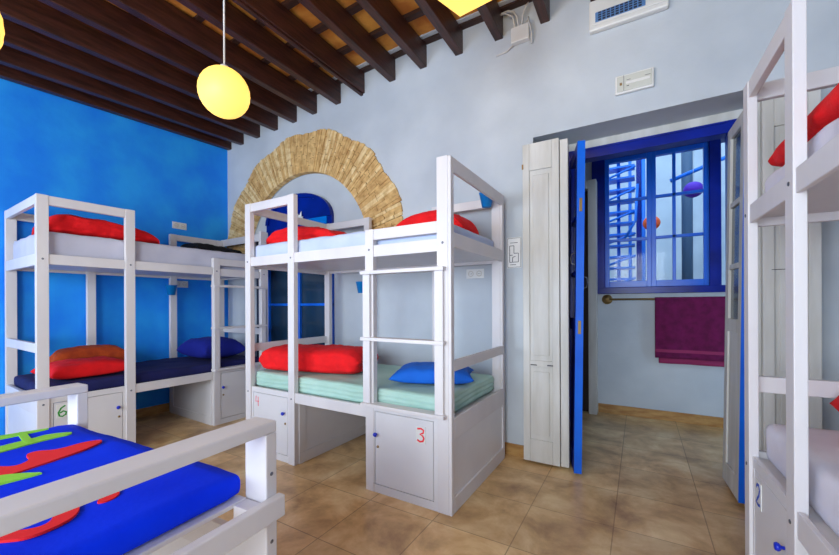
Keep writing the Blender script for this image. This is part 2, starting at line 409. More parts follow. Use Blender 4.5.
# folded interior shutters either side of the opening
def shutter(name, x0, x1, label, crack):
    s = struct(thing(name, label, 'shutter', (0, 0, 0)))
    w = x1 - x0; sg = 1
    def leaf(nm, a, b, y0, y1):
        bm = bmesh.new(); st = 0.055
        if b - a < 0.12:
            bx(bm, a, b, y0, y1, 0.02, 2.585); return obj(nm, bm, 'old_white', s, 0.004)
        bx(bm, a, b, y0 + 0.014, y1, 0.02, 2.60)
        bx(bm, a, a + st, y0, y0 + 0.014, 0.02, 2.60); bx(bm, b - st, b, y0, y0 + 0.014, 0.02, 2.60)
        for z0, z1 in ((0.02, 0.2), (2.38, 2.6), (0.79, 0.84)): bx(bm, a + st, b - st, y0, y0 + 0.014, z0, z1)
        if b - a > 0.2:
            for z0, z1 in ((0.24, 0.75), (0.88, 2.34)): bx(bm, a + st + 0.025, b - st - 0.025, y0 + 0.006, y0 + 0.014, z0, z1)
        o = obj(nm, bm, 'old_white', s, 0.004); return o
    if x0 < 0:
        leaf('shutter_leaf', x0, x1 - 0.065, WY - 0.095, WY - 0.055)
        leaf('shutter_leaf', x1 - 0.06, x1, WY - 0.085, WY - 0.04)
        leaf('shutter_leaf', x0 + 0.02, x1 - 0.01, WY - 0.04, WY - 0.003)
        boxobj('crack', [(x0 + 0.06, x0 + 0.11, WY - 0.0965, WY - 0.094, 0.80, 0.808), (x0 + 0.19, x0 + 0.235, WY - 0.0965, WY - 0.094, 0.802, 0.811)], 'dark_hole', s, 0)
        boxobj('latch', [(x0 - 0.004, x0 + 0.008, WY - 0.10, WY - 0.094, 2.40, 2.44)], 'brass', s, 0)
    else:
        leaf('shutter_leaf', x0 + 0.06, x1, WY - 0.095, WY - 0.055)
        leaf('shutter_leaf', x0 + 0.01, x1 - 0.02, WY - 0.04, WY - 0.003)
        boxobj('crack', [(x0 + 0.10, x0 + 0.2, WY - 0.0965, WY - 0.094, 1.50, 1.504)], 'dark_hole', s, 0)
    return s
shutter('door_3', -0.825, -0.475, 'tall white folded wooden shutter left of the hall doorway', True)
shutter('door_4', 0.60, 0.92, 'tall white wooden shutter behind the right bunk', True)

# ---- hall beyond the doorway
HY = 4.95
bm = bmesh.new()
WX0, WX1, WZ0, WZ1 = -0.49, 1.06, 1.41, 3.04
bx(bm, -3.0, WX0, HY, HY + 0.15, 0, 3.4); bx(bm, WX1, 2.6, HY, HY + 0.15, 0, 3.4)
bx(bm, WX0, WX1, HY, HY + 0.15, 0, WZ0); bx(bm, WX0, WX1, HY, HY + 0.15, WZ1, 3.4)
struct(obj('wall_hall', bm, 'plaster'))
bm = bmesh.new(); bx(bm, -3.0, -2.9, WY + WT, HY, 0, 3.4); bx(bm, 2.5, 2.6, WY + WT, HY, 0, 3.4)
struct(obj('wall_hall_sides', bm, 'plaster')).name = 'wall_hall_side'
bm = bmesh.new(); bx(bm, -3.0, 2.6, WY + WT, HY + 0.15, 3.2, 3.4)
struct(obj('ceiling_hall', bm, 'plaster'))
bm = bmesh.new(); bx(bm, -0.43, 2.5, HY - 0.015, HY, 0, 0.105)
struct(obj('baseboard_hall', bm, 'ochre_board', None, 0.003))
bm = bmesh.new(); bx(bm, -0.52, -0.43, HY - 0.16, HY, 0, 2.75); bx(bm, -1.35, -1.25, HY - 0.16, HY, 0, 2.75); bx(bm, -1.25, -0.52, HY - 0.16, HY, 2.65, 2.75)
struct(obj('trim_4', bm, 'old_white', None, 0.006), 'white door frame in the hall beyond the blue door', 'door frame')
bm = bmesh.new(); bx(bm, -1.25, -0.52, HY - 0.06, HY, 0, 2.65)  # dark sheet in place of the unlit gap where the hall continues
struct(obj('hall_gap_panel', bm, 'dark_room', None, 0.004), 'dark panel standing for the shaded opening in the hall beyond the blue door', 'door')

# hall window
w1 = struct(thing('window_1', 'large blue framed window in the hall looking onto the patio', 'window'))
bm = bmesh.new(); f = 0.14
bx(bm, WX0, WX0 + f, HY - 0.03, HY + 0.12, WZ0, WZ1); bx(bm, 0.635, 0.735, HY - 0.03, HY + 0.12, WZ0, WZ1)
bx(bm, WX1 - 0.06, WX1, HY - 0.03, HY + 0.12, WZ0, WZ1)
bx(bm, WX0 + 0.001, WX1 - 0.001, HY - 0.034, HY + 0.119, WZ0 + 0.001, WZ0 + 0.075); bx(bm, WX0 + 0.001, WX1 - 0.001, HY - 0.034, HY + 0.119, WZ1 - 0.04, WZ1 - 0.001)
obj('frame', bm, 'blue_gloss', w1, 0.005)
for (a, b, mun) in ((WX0 + f, 0.118, False), (0.118, 0.635, True)):
    s_ = 0.045
    bm = bmesh.new()
    bx(bm, a, a + s_, HY - 0.01, HY + 0.05, WZ0 + 0.075, WZ1 - 0.04); bx(bm, b - s_, b, HY - 0.01, HY + 0.05, WZ0 + 0.075, WZ1 - 0.04)
    bx(bm, a + s_, b - s_, HY - 0.009, HY + 0.05, WZ0 + 0.075, WZ0 + 0.145); bx(bm, a + s_, b - s_, HY - 0.009, HY + 0.05, WZ1 - 0.09, WZ1 - 0.04)
    for z in (2.035, 2.495): bx(bm, a + s_, b - s_, HY, HY + 0.04, z - 0.016, z + 0.016)
    if mun: bx(bm, 0.315, 0.347, HY, HY + 0.04, WZ0 + 0.14, WZ1 - 0.08)
    sash = obj('sash', bm, 'blue_bright' if not mun else 'blue_bright', w1, 0.003)
    boxobj('pane', [(a + s_, b - s_, HY + 0.018, HY + 0.022, WZ0 + 0.14, WZ1 - 0.09)], 'glass', sash, 0)
boxobj('pane', [(0.735, WX1 - 0.06, HY + 0.018, HY + 0.022, WZ0 + 0.07, WZ1 - 0.04)], 'glass', w1, 0)

# ---- patio beyond the window: white walls open to the sky
bm = bmesh.new(); bx(bm, -3.2, 3.2, 9.4, 9.6, -0.02, 6.5); bx(bm, -3.2, -3.0, HY + 0.16, 9.4, -0.02, 6.5); bx(bm, 3.0, 3.2, HY + 0.16, 9.4, -0.02, 6.5)
struct(obj('wall_patio', bm, 'plaster'))

# ---- ceiling: ochre tiles on battens on beams
def beam_z(x, y):       # underside of the old beams: they sag a little towards the blue wall
    return 3.47 + 0.135 * min(1, max(0, (x + 4.98) / 3.2)) - 0.052 * max(0, min(1, (-2.9 - x) / 1.2)) * (WY - y)
DH = 0.215
gx = [BX - 0.1, -4.98, -4.63, -4.1, -3.5, -2.9, -2.3, -1.78, -1.0, 0.0, RX + 0.1]
def sheet(bm, y0, y1, h0, h1):
    for a, b in zip(gx, gx[1:]):
        P = [(a, y0, h0), (b, y0, h0), (b, y1, h0), (a, y1, h0), (a, y0, h1), (b, y0, h1), (b, y1, h1), (a, y1, h1)]
        vs = [bm.verts.new((x, y, beam_z(x, y) + h)) for x, y, h in P]
        for f_ in ((0, 3, 2, 1), (4, 5, 6, 7), (0, 1, 5, 4), (1, 2, 6, 5), (2, 3, 7, 6), (3, 0, 4, 7)): bm.faces.new([vs[q] for q in f_])
    bmesh.ops.remove_doubles(bm, verts=bm.verts, dist=1e-5)
bm = bmesh.new(); sheet(bm, BY - 0.1, WY + 0.1, DH + 0.035, DH + 0.13)
ceil = struct(obj('ceiling', bm, 'deck'))
yb = WY - 0.03
while yb > BY:
    bm = bmesh.new(); sheet(bm, yb - 0.03, yb + 0.03, DH, DH + 0.034); obj('batten', bm, 'batten', ceil)
    yb -= 0.335
bm = bmesh.new(); sheet(bm, WY - 0.1, WY - 0.061, DH + 0.02, DH + 0.034); obj('edge_board', bm, 'plaster', ceil)
xs = [-4.98 - 0.0, -4.63, -4.285, -3.935, -3.59, -3.25, -2.88, -2.54, -2.14, -1.773, -1.392, -1.012, -0.621, -0.24, 0.14, 0.52, 0.90, 1.28]
ordn = ['first', 'second', 'third', 'fourth', 'fifth', 'sixth', 'seventh', 'eighth', 'ninth', 'tenth', 'eleventh', 'twelfth', 'thirteenth', 'fourteenth', 'fifteenth']
for i, x in enumerate(xs):
    xr = x + (0.075 if i == 0 else 0.0); xl = xr - 0.075
    y0, y1 = BY, WY + 0.02; z1 = beam_z(xr, y1); y0z = beam_z(xr, y0)
    bm = bmesh.new()
    A = [(xl, y0, y0z), (xr, y0, y0z), (xr, y1, z1), (xl, y1, z1), (xl, y0, y0z + DH), (xr, y0, y0z + DH), (xr, y1, z1 + DH), (xl, y1, z1 + DH)]
    vs = [bm.verts.new(p) for p in A]
    for f_ in ((0, 3, 2, 1), (4, 5, 6, 7), (0, 1, 5, 4), (1, 2, 6, 5), (2, 3, 7, 6), (3, 0, 4, 7)): bm.faces.new([vs[q] for q in f_])
    if i == 7:      # this one carries a conduit groove
        bx(bm, xl + 0.02, xl + 0.055, y0, y1, z1 - 0.02, z1)
    if i > 13:
        obj('beam', bm, 'beam', ceil, 0.006); continue
    o = obj('ceiling_beam', bm, 'beam', None, 0.006)
    if i == 0: lb = 'dark wooden ceiling beam lying along the top of the blue wall'
    elif i <= 12: lb = '%s dark wooden ceiling beam counted from the blue wall' % ordn[i]
    else: lb = 'dark wooden ceiling beam ending just above the air conditioner'
    tag(o, lb, 'beam', 'ceiling beams')

# ================================================================ LARGE THINGS
def stroke(bm, pts, w, t, mi=0, plane='xz', y=0.0):
    """flat ribbon along a polyline in local x,z at depth y (towards -y)"""
    P = [Vector(p) for p in pts]; lft, rgt = [], []
    for i, p in enumerate(P):
        d = (P[min(i + 1, len(P) - 1)] - P[max(i - 1, 0)]).normalized(); nr = Vector((-d.y, d.x)) * w / 2
        lft.append(p + nr); rgt.append(p - nr)
    for i in range(len(P) - 1):
        q = [lft[i], lft[i + 1], rgt[i + 1], rgt[i]]
        if plane == 'xz': prism(bm, [tuple(a) for a in q], 'y', y - t, y, mi)
        else: prism(bm, [tuple(a) for a in q], 'z', y, y + t, mi)
DIG = {
 '3': [[(0.02, .95), (.6, 1), (.95, .9), (.9, .7), (.4, .55), (.8, .48), (1, .3), (.85, .08), (.4, 0), (0, .12)]],
 '2': [[(0.05, .8), (.3, .98), (.7, 1), (.9, .8), (.7, .5), (.3, .25), (.0, .05), (.5, .0), (1, .08)]],
 '4': [[(.15, 1), (.05, .45), (.9, .5)], [(.7, .95), (.72, 0)]],
 '6': [[(.85, 1), (.35, .8), (.02, .4), (.15, .08), (.5, 0), (.9, .15), (.95, .38), (.6, .5), (.2, .35)]],
}

def bunk(label, origin, th, W, zs, cage, ls, zlo, T, PD, digit, dig_ladder):
    b = thing('bunk_bed', label, 'bunk bed', (origin[0], origin[1], 0), th, 'white wooden bunk beds')
    L = 2.0 * ls; c0, c1 = 0.0, cage; l0, l1 = L * 0.678, L
    PW = 0.072
    zm = {1.08: 1.02, 1.0: 1.06}.get(zlo, 1.0)
    Z = lambda v: v * (zs if v > 1.2 else zm if v in (0.88, 0.95) else zlo)
    mt = 'white_paint'
    p2a = c1 - PW
    # front posts
    for x0, x1, zt in ((0, PW, T), (p2a, c1, T), (l0, l0 + PW, Z(1.80)), (L - PW - 0.005, L, T + 0.02)):
        boxobj('post', [(x0, x1, 0, PD, 0, zt)], mt, b)
    # back posts
    for x0, x1, zt in ((0, PW, T), (p2a, c1, T), (l0, l0 + PW, T), (L - PW, L, T)):
        boxobj('post', [(x0, x1, W - PD, W, 0, zt)], mt, b)
    # cage rails
    boxobj('guard_rail', [(PW, p2a, 0.004, PD - 0.004, T - 0.075, T - 0.002)], mt, b)
    boxobj('guard_rail', [(PW, p2a, W - PD + 0.004, W - 0.004, T - 0.075, T - 0.002)], mt, b)
    boxobj('guard_rail', [(l0 + PW, L - PW, W - PD + 0.004, W - 0.004, T - 0.075, T - 0.002)], mt, b)
    boxobj('guard_rail', [(l0 + PW, L - PW - 0.005, 0.004, PD - 0.004, Z(1.725), Z(1.80) - 0.002)], mt, b)
    # long rails
    for z0, z1 in ((Z(1.62), Z(1.70)),):
        for q in [(PW, p2a, 0.006, PD - 0.01, z0, z1), (c1, l0, 0.006, PD - 0.01, z0, z1), (l0 + PW, L - PW - 0.005, 0.006, PD - 0.01, z0 - 0.01, z1 - 0.01)]: boxobj('side_rail', [q], mt, b)
        boxobj('side_rail', [(PW, L - PW, W - PD + 0.01, W - 0.006, z0, z1)], mt, b)
    boxobj('side_rail', [(c1, l0, 0.006, PD - 0.01, Z(0.50), Z(0.58))], mt, b)
    boxobj('side_rail', [(PW, L - PW, W - PD + 0.01, W - 0.006, Z(0.50), Z(0.58))], mt, b)
    # deck boards (bed bases)
    boxobj('bed_base', [(0.035, L - 0.035, PD - 0.008, W - PD + 0.008, Z(1.645), Z(1.66))], 'locker_paint', b, 0)
    boxobj('bed_base', [(0.035, L - 0.035, PD - 0.008, W - PD + 0.008, Z(0.545), Z(0.56))], 'locker_paint', b, 0)
    # end frames
    for e, x0, x1 in ((0, 0.0, 0.03), (1, L, L + 0.022)):
        ya, yb_ = (PD, W - PD) if e == 0 else (0.045, W - 0.045)
        for q in [(x0, x1, ya, yb_, T - 0.075, T + (0.015 if e else -0.002)), (x0, x1, ya, yb_, Z(0.88), Z(0.95)), (x0, x1, ya, yb_, Z(1.61) + (0.022 if e else 0), Z(1.70) + (0.026 if e else 0)),
               (x0, x1, ya, yb_, Z(0.45), Z(0.585)), (x0, x1, ya, yb_, 0.0, 0.10)]: boxobj('end_rail', [q], mt, b, 0.004)
        if e:
            for q in [(x0, x1, 0.0, 0.045, 0, T + 0.015), (x0, x1, W - 0.045, W, 0, T + 0.015)]: boxobj('end_stile', [q], mt, b, 0.004)
        boxobj('end_panel', [(x0 + 0.008, x1 - 0.012, ya, yb_, 0.1, Z(0.45))], 'locker_paint', b, 0)
    # lockers
    def locker(x0, x1, digit, ladder):
        y0 = 0.012 if not ladder else 0.004
        top = Z(0.575) if not ladder else Z(0.60)
        boxobj('locker_panel', [(x0, x1, y0, y0 + 0.018, top - 0.045, top), (x0, x1, y0, y0 + 0.018, 0, 0.055),
                                (x0, x0 + (0.006 if ladder else 0.022), y0, y0 + 0.018, 0.055, top - 0.045), (x1 - (0.030 if ladder else 0.022), x1, y0, y0 + 0.018, 0.055, top - 0.045)], 'locker_paint', b, 0.001)
        sx = x1 - 0.0 if not ladder else x0
        # side wall of the locker box, framed like a shaker panel, facing the open middle bay
        if not ladder: a, c_ = c1 - 0.02, c1
        else: a, c_ = l0, l0 + 0.02
        boxobj('locker_side', [(a, c_, PD, W - PD, 0, Z(0.54)),
                               (c_ if not ladder else a - 0.008, c_ + 0.008 if not ladder else a, PD, W - PD, 0, 0.09),
                               (c_ if not ladder else a - 0.008, c_ + 0.008 if not ladder else a, PD, W - PD, Z(0.47), Z(0.54)),
                               (c_ if not ladder else a - 0.008, c_ + 0.008 if not ladder else a, PD, PD + 0.07, 0.09, Z(0.47)),
                               (c_ if not ladder else a - 0.008, c_ + 0.008 if not ladder else a, W - PD - 0.07, W - PD, 0.09, Z(0.47))], 'locker_paint', b, 0.002)
        dx0, dx1 = x0 + 0.026, x1 - 0.026
        if ladder: dx0, dx1 = x0 + 0.010, x1 - 0.034
        dr = boxobj('locker_door', [(dx0, dx1, y0 + 0.001, y0 + 0.017, 0.059, top - 0.049)], 'locker_paint', b, 0.0015)
        kx = dx1 - 0.035 if not ladder else dx0 + 0.012
        bm = bmesh.new()
        MM = Matrix.Translation((kx, y0 - 0.002, Z(0.40))) @ Matrix.Rotation(R(90), 4, 'X')
        lathe(bm, [(0.0, 0.026), (0.012, 0.025), (0.0155, 0.018), (0.013, 0.011), (0.006, 0.007), (0.006, -0.002)], 16, M4=MM)
        obj('knob', bm, 'knob_blue', dr)
        bm = bmesh.new()
        lathe(bm, [(0.0, 0.005), (0.008, 0.005), (0.010, 0.0)], 14, M4=Matrix.Translation((kx + 0.01, y0 - 0.0, Z(0.315))) @ Matrix.Rotation(R(90), 4, 'X'))
        obj('keyhole', bm, 'brass', dr)
        if digit:
            g, ink, px_, plate = digit
            zc = Z(0.455); w_, h_ = (0.05, 0.085)
            if plate: boxobj('number_plate', [(px_ - 0.036, px_ + 0.036, y0 - 0.004, y0 - 0.0, zc - 0.054, zc + 0.056)], 'plastic', dr, 0.001)
            bm = bmesh.new()
            for s in DIG[g]: stroke(bm, [(px_ - w_ / 2 + q[0] * w_, zc - h_ / 2 + q[1] * h_) for q in s], 0.011 if plate else 0.006, 0.0015, y=y0 - 0.0035 if plate else y0 + 0.001)
            nd = obj('number', bm, ink, dr)
    locker(PW, p2a, digit, False)
    locker(l0 + PW, L - PW - 0.005, dig_ladder, True)
    # ladder in front of the locker bay
    yl = -0.022
    bxs = [(l0 - 0.005, l0 + 0.055, yl, 0, Z(0.60), Z(1.50)), (L - 0.085, L - 0.025, yl, 0, Z(0.60), Z(1.50))]
    boxobj('ladder_stile', [bxs[0]], mt, b); boxobj('ladder_stile', [bxs[1]], mt, b)
    for z in (0.60, 1.05, 1.50):
        boxobj('ladder_rung', [(l0 - 0.012, L - 0.012, yl - 0.022, 0.035, Z(z) - 0.012, Z(z) + 0.012)], mt, b)
    # bolts
    for x, z in ((PW / 2, 1.66), (c1 - PW / 2, 1.66), (l0 + PW / 2, 1.66), (L - PW / 2, 1.66), (PW / 2, 0.53), (c1 - PW / 2, 0.53)):
        bm = bmesh.new(); lathe(bm, [(0, 0.003), (0.006, 0.003), (0.008, 0)], 12, M4=Matrix.Translation((x, 0.0, Z(z))) @ Matrix.Rotation(R(90), 4, 'X'))
        obj('bolt', bm, 'steel', b)
    return b

BED = {
 'A': ((-3.986, 0.977), 1.534, 1.00, 1.003, 0.645, 1.0, 1.0, 2.165, 0.045),
 'B': ((-3.032, 2.082), -0.010, 1.01, 1.012, 0.635, 1.010, 1.01, 2.195, 0.045),
 'C': ((0.415, 2.245), -1.547, 1.00, 1.02, 0.59, 1.0, 1.08, 2.285, 0.035)}
bunk('white bunk bed standing along the blue wall', *BED['A'], ('6', 'ink_green', 0.148, True), None)
bunk('white bunk bed with ladder in the middle, below the brick arch', *BED['B'], ('4', 'ink_red', 0.15, False), ('3', 'ink_red', 1.82, True))
bunk('white bunk bed cut off by the right edge of the picture', *BED['C'], ('2', 'ink_blue', 0.17, True), None)

# ---- soft things
def soft_box(name, x0, x1, y0, y1, z0, z1, m, nx=60, ny=36, nz=6, edge=0.03, wr=0.006, ws=7, seed=0, sag=0.0, ripple=0.0):
    """mattress in a fitted sheet: rounded, slightly rumpled"""
    bm = bmesh.new(); bmesh.ops.create_cube(bm, size=1)
    me = bpy.data.meshes.new('t')
    bm.free(); bm = bmesh.new()
    def grid(fn, a, b):
        vs = [[bm.verts.new(fn(i / a, j / b)) for j in range(b + 1)] for i in range(a + 1)]
        for i in range(a):
            for j in range(b): bm.faces.new((vs[i][j], vs[i + 1][j], vs[i + 1][j + 1], vs[i][j + 1]))
    grid(lambda u, v: (u, v, 1), nx, ny); grid(lambda u, v: (u, v, 0), nx, ny)
    grid(lambda u, v: (u, 0, v), nx, nz); grid(lambda u, v: (u, 1, v), nx, nz)
    grid(lambda u, v: (0, u, v), ny, nz); grid(lambda u, v: (1, u, v), ny, nz)
    bmesh.ops.remove_doubles(bm, verts=bm.verts, dist=1e-5)
    LX, LY, LZ = x1 - x0, y1 - y0, z1 - z0
    for v in bm.verts:
        p = Vector((v.co.x * LX, v.co.y * LY, v.co.z * LZ))
        c = Vector((min(max(p.x, edge), LX - edge), min(max(p.y, edge), LY - edge), min(max(p.z, edge), LZ - edge)))
        d = p - c
        if d.length > edge * 0.999: d = d.normalized() * edge
        q = c + d
        s = Vector((q.x * ws + seed, q.y * ws, q.z * ws * 2))
        nn = noise.noise(s) + 0.5 * noise.noise(s * 2.3)
        top = q.z / LZ
        off = d.normalized() if d.length > 1e-6 else Vector((0, 0, 1))
        if p.z / LZ > 0.7: q += Vector((0, 0, 1)) * nn * wr
        if top < 0.95: q -= Vector((off.x, off.y, 0)) * abs(nn) * wr
        if top > 0.5: q.z -= sag * math.sin(PI * min(1, max(0, q.x / LX))) * math.sin(PI * min(1, max(0, q.y / LY)))
        if ripple and top < 0.97: q -= Vector((off.x, off.y, 0)) * ripple * (1 + math.sin(q.z * 2 * PI / 0.034 + 2 * noise.noise(Vector((q.x * 3, q.y * 3, 0)))))
        v.co = q + Vector((x0, y0, z0)); 
    return obj(name, bm, m, None, smooth=True)

def mattress(bed, z0, z1, m, label, seed, x0=0.04, x1=None, wr=0.006, g='mattresses on the bunks', ripple=0.0):
    org, th, W, zs, cg, ls, zlo, T, PD = BED[bed]
    x1 = 2.0 * ls - 0.04 if x1 is None else x1
    o = soft_box('mattress', x0, x1, 0.056, W - 0.056, z0, z1, m, seed=seed, wr=wr, ripple=ripple, nz=20 if ripple else 6)
    place(o, (org[0], org[1], 0), th); return tag(o, label, 'mattress', g)
mattress('A', 1.668, 1.895, 'grey_sheet', 'pale grey mattress on the upper bunk by the blue wall', 1, wr=0.008)
mattress('A', 0.563, 0.665, 'navy', 'navy blue sheeted mattress on the lower bunk by the blue wall', 2)
mattress('B', 1.683, 1.835, 'pale', 'pale blue sheeted mattress on the upper middle bunk', 3)
mattress('B', 0.57, 0.705, 'mint', 'mint green sheeted mattress on the lower middle bunk', 4, ripple=0.003)
mattress('C', 1.696, 1.85, 'white_sheet', 'white sheeted mattress on the upper bunk at the right edge', 5, wr=0.010)
mattress('C', 0.608, 0.775, 'white_sheet', 'white sheeted mattress on the lower bunk at the right edge', 6)

def cushion(name, sx, sy, sz, m, label, cat, loc, rz=0, tilt=(0, 0), seed=0, pinch=0.0, lump=0.012, power=3.2, group=None, ls=9):
    """pillow: superellipse outline with pointed corners, domed top and bottom"""
    bm = bmesh.new(); n = 36; top, bot = [], []
    for i in range(n + 1):
        ra, rb = [], []
        for j in range(n + 1):
            u, v = -1 + 2 * i / n, -1 + 2 * j / n
            k = (1 - abs(u) ** power) * (1 - abs(v) ** power); h = max(0, k) ** 0.45
            w_ = 1 - pinch * (1 - abs(u) ** 2) * abs(v) ** 6 * 0.6; w2 = 1 - pinch * (1 - abs(v) ** 2) * abs(u) ** 6 * 0.6
            x, y = u * sx / 2 * w2, v * sy / 2 * w_
            nn = noise.noise(Vector((x * ls + seed, y * ls, seed))) * lump + noise.noise(Vector((x * ls * 2.7 + seed, y * ls * 2.7, seed))) * lump * 0.5
            zt = h * sz * 0.62 + nn * h
            zb = -h * sz * 0.38
            ra.append(bm.verts.new((x, y, zt + sz * 0.38)))
            rb.append(ra[-1] if h < 1e-6 else bm.verts.new((x, y, max(0, zb + sz * 0.38 - 0.0 * nn))))
        top.append(ra); bot.append(rb)
    for i in range(n):
        for j in range(n):
            bm.faces.new((top[i][j], top[i + 1][j], top[i + 1][j + 1], top[i][j + 1]))
            q = [bot[i][j], bot[i][j + 1], bot[i + 1][j + 1], bot[i + 1][j]]
            try: bm.faces.new(q)
            except ValueError: pass
    o = obj(name, bm, m, None, smooth=True)
    o.location = loc; o.rotation_euler = (tilt[0], tilt[1], rz)
    return tag(o, label, cat, group)

def folded(name, sx, sy, sz, m, label, loc, rz=0, layers=3, seed=0, lump=0.028, taper=0.0, dome=0.0, group='folded red blankets'):
    """blanket folded into soft layers"""
    bm = bmesh.new(); n1, n2 = 80, 64; rings = []
    for i in range(n1 + 1):
        u = -1 + 2 * i / n1; ring = []
        for j in range(n2):
            a = 2 * PI * j / n2
            cc, ss = math.cos(a), math.sin(a)
            e = 0.55
            y = math.copysign(abs(cc) ** e, cc) * sy / 2; z = math.copysign(abs(ss) ** e, ss) * sz / 2
            endk = (1 - abs(u) ** 12) ** 0.5 if abs(u) < 1 else 0
            tp = (1 - taper * (u + 1) / 2) * ((1 - u * u) ** dome if abs(u) < 1 else 0 if dome else 1)
            y *= (0.86 + 0.14 * endk); z *= endk * tp
            q = Vector((u * sx / 2, y, z))
            g = abs(math.sin(PI * layers * (z / sz + 0.5)))          # grooves between folds
            side = min(1, abs(cc) * 1.2)
            q.y -= math.copysign((1 - g) * 0.012 * side, cc)
            nn = noise.noise(Vector((q.x * 7 + seed, q.y * 7, q.z * 9))) + 0.5 * noise.noise(Vector((q.x * 17 + seed, q.y * 17, q.z * 20)))
            nn += 0.28 * noise.noise(Vector((q.x * 38 + seed, q.y * 38, q.z * 30))) + 0.35 * abs(noise.noise(Vector((q.x * 12 + q.y * 9, seed, q.z * 8))))
            q += Vector((0.3 * nn * lump, 0.6 * nn * lump, nn * lump * (0.6 if q.z > 0 else 0.05) * endk))
            q.z = max(q.z, -sz / 2 * max(tp, .2)) if False else q.z
            ring.append(bm.verts.new((q.x, q.y, max(0, q.z + sz / 2 * tp))))
        rings.append(ring)
    for i in range(n1):
        for j in range(n2): bm.faces.new((rings[i][j], rings[i][(j + 1) % n2], rings[i + 1][(j + 1) % n2], rings[i + 1][j]))
    bm.faces.new(rings[0][::-1]); bm.faces.new(rings[-1])
    o = obj(name, bm, m, None, smooth=True)
    o.location = loc; o.rotation_euler = (0, 0, rz)
    return tag(o, label, 'blanket', group)

A_, B_, C_ = BED['A'], BED['B'], BED['C']
# upper bunk A
folded('blanket', 0.84, 0.42, 0.21, 'red', 'folded red blanket on the upper bunk against the blue wall', local(A_[0], A_[1], 0.50, 0.36, 1.905), A_[1], 3, 1, taper=0.35, dome=0.25)
folded('blanket', 0.56, 0.42, 0.13, 'black', 'flat black blanket at the far end of the upper bunk by the blue wall', local(A_[0], A_[1], 1.66, 0.60, 1.905), A_[1] + 0.05, 1, 2, group=None, taper=0.3)
# lower bunk A
cushion('pillow', 0.60, 0.50, 0.15, 'red', 'red pillow in front of the orange one on the lower bunk by the blue wall', 'pillow', local(A_[0], A_[1], 0.38, 0.34, 0.670), A_[1] + 0.05, seed=3, pinch=0.3)
cushion('pillow', 0.62, 0.30, 0.23, 'orange', 'rust orange pillow behind the red pillow on the lower bunk', 'pillow', local(A_[0], A_[1], 0.54, 0.775, 0.668), A_[1] - 0.1, (0.0, 0.0), seed=5, pinch=0.3)
cushion('pillow', 0.50, 0.66, 0.24, 'navy_pillow', 'navy blue pillow at the far end of the lower bunk by the blue wall', 'pillow', local(A_[0], A_[1], 1.60, 0.50, 0.674), A_[1], seed=7, pinch=0.2)
# upper bunk B
folded('blanket', 0.84, 0.36, 0.19, 'red', 'red blanket behind the guard rail at the left of the upper middle bunk', local(B_[0], B_[1], 0.46, 0.36, 1.843), 0.05, 3, 9, taper=0.45, dome=0.3)
folded('blanket', 0.66, 0.34, 0.20, 'red', 'red blanket at the right end of the upper middle bunk', local(B_[0], B_[1], 1.59, 0.62, 1.843), -0.03, 2, 12, taper=0.0, dome=0.45)
# lower bunk B
folded('blanket', 0.98, 0.46, 0.215, 'red', 'thick folded red blanket on the mint mattress of the lower middle bunk', local(B_[0], B_[1], 0.545, 0.36, 0.71), 0.22, 3, 15)
cushion('pillow', 0.62, 0.44, 0.13, 'blue_pillow', 'bright blue pillow on the mint mattress beside the ladder', 'pillow', local(B_[0], B_[1], 1.665, 0.46, 0.71), 0.40, seed=11, pinch=0.25)
# upper bunk C
folded('blanket', 1.46, 0.32, 0.11, 'red', 'red blanket on the upper bunk at the right edge', local(C_[0], C_[1], 0.765, 0.225, 1.858), C_[1], 1, 17)
# lower bunk C
cushion('pillow', 0.40, 0.58, 0.26, 'red', 'red pillow on the lower bunk at the right edge', 'pillow', local(C_[0], C_[1], 0.27, 0.545, 0.785), C_[1], seed=23, pinch=0.0, power=2.4)

# ---- low bed in the left foreground
DO, DT = (-2.087, 0.675), 0.064
dbed = thing('single_bed', 'white wooden bed with blue cover in the left foreground', 'bed', (DO[0], DO[1], 0), DT)
DW, DL, zt = 1.149, 2.0, 0.954
for x0, x1 in ((-0.09, 0.0), (DW - 0.09, DW)):
    for y0, y1 in ((-0.04, 0.0), (-DL, -DL + 0.04)):
        boxobj('post', [(x0, x1, y0, y1, 0, zt - 0.035)], 'white_paint', dbed, 0.004)
    boxobj('guard_rail', [(x0, x1, -DL, 0.0, zt - 0.035, zt)], 'white_paint', dbed, 0.005)
for x0, x1 in ((DW, DW + 0.028), (-0.118, -0.09)):
    boxobj('side_rail', [(x0, x1, -DL - 0.02, 0.006, 0.672, 0.735)], 'white_paint', dbed, 0.004)
boxobj('ledger', [(1.03, 1.072, -DL + 0.05, -0.045, 0.712, 0.725)], 'white_paint', dbed, 0.003)
boxobj('ledger', [(-0.04, 0.02, -DL + 0.05, -0.045, 0.69, 0.725)], 'white_paint', dbed, 0.003)
boxobj('spacer_block', [(1.072, DW, -0.09, -0.045, 0.66, 0.722)], 'white_paint', dbed, 0.002)
boxobj('spacer_block', [(1.072, DW, -0.60, -0.46, 0.66, 0.722)], 'white_paint', dbed, 0.002)
boxobj('end_board', [(0.0, DW - 0.09, -0.032, -0.008, 0.50, 0.60)], 'white_paint', dbed, 0.003)
boxobj('end_board', [(0.0, DW - 0.09, -DL + 0.008, -DL + 0.032, 0.3, 0.655)], 'white_paint', dbed, 0.003)
boxobj('bed_base', [(0.02, 1.02, -DL + 0.04, -0.045, 0.71, 0.725)], 'locker_paint', dbed, 0)
boxobj('end_panel', [(0.0, DW - 0.09, -0.027, -0.013, 0.0, 0.50)], 'locker_paint', dbed, 0.002)
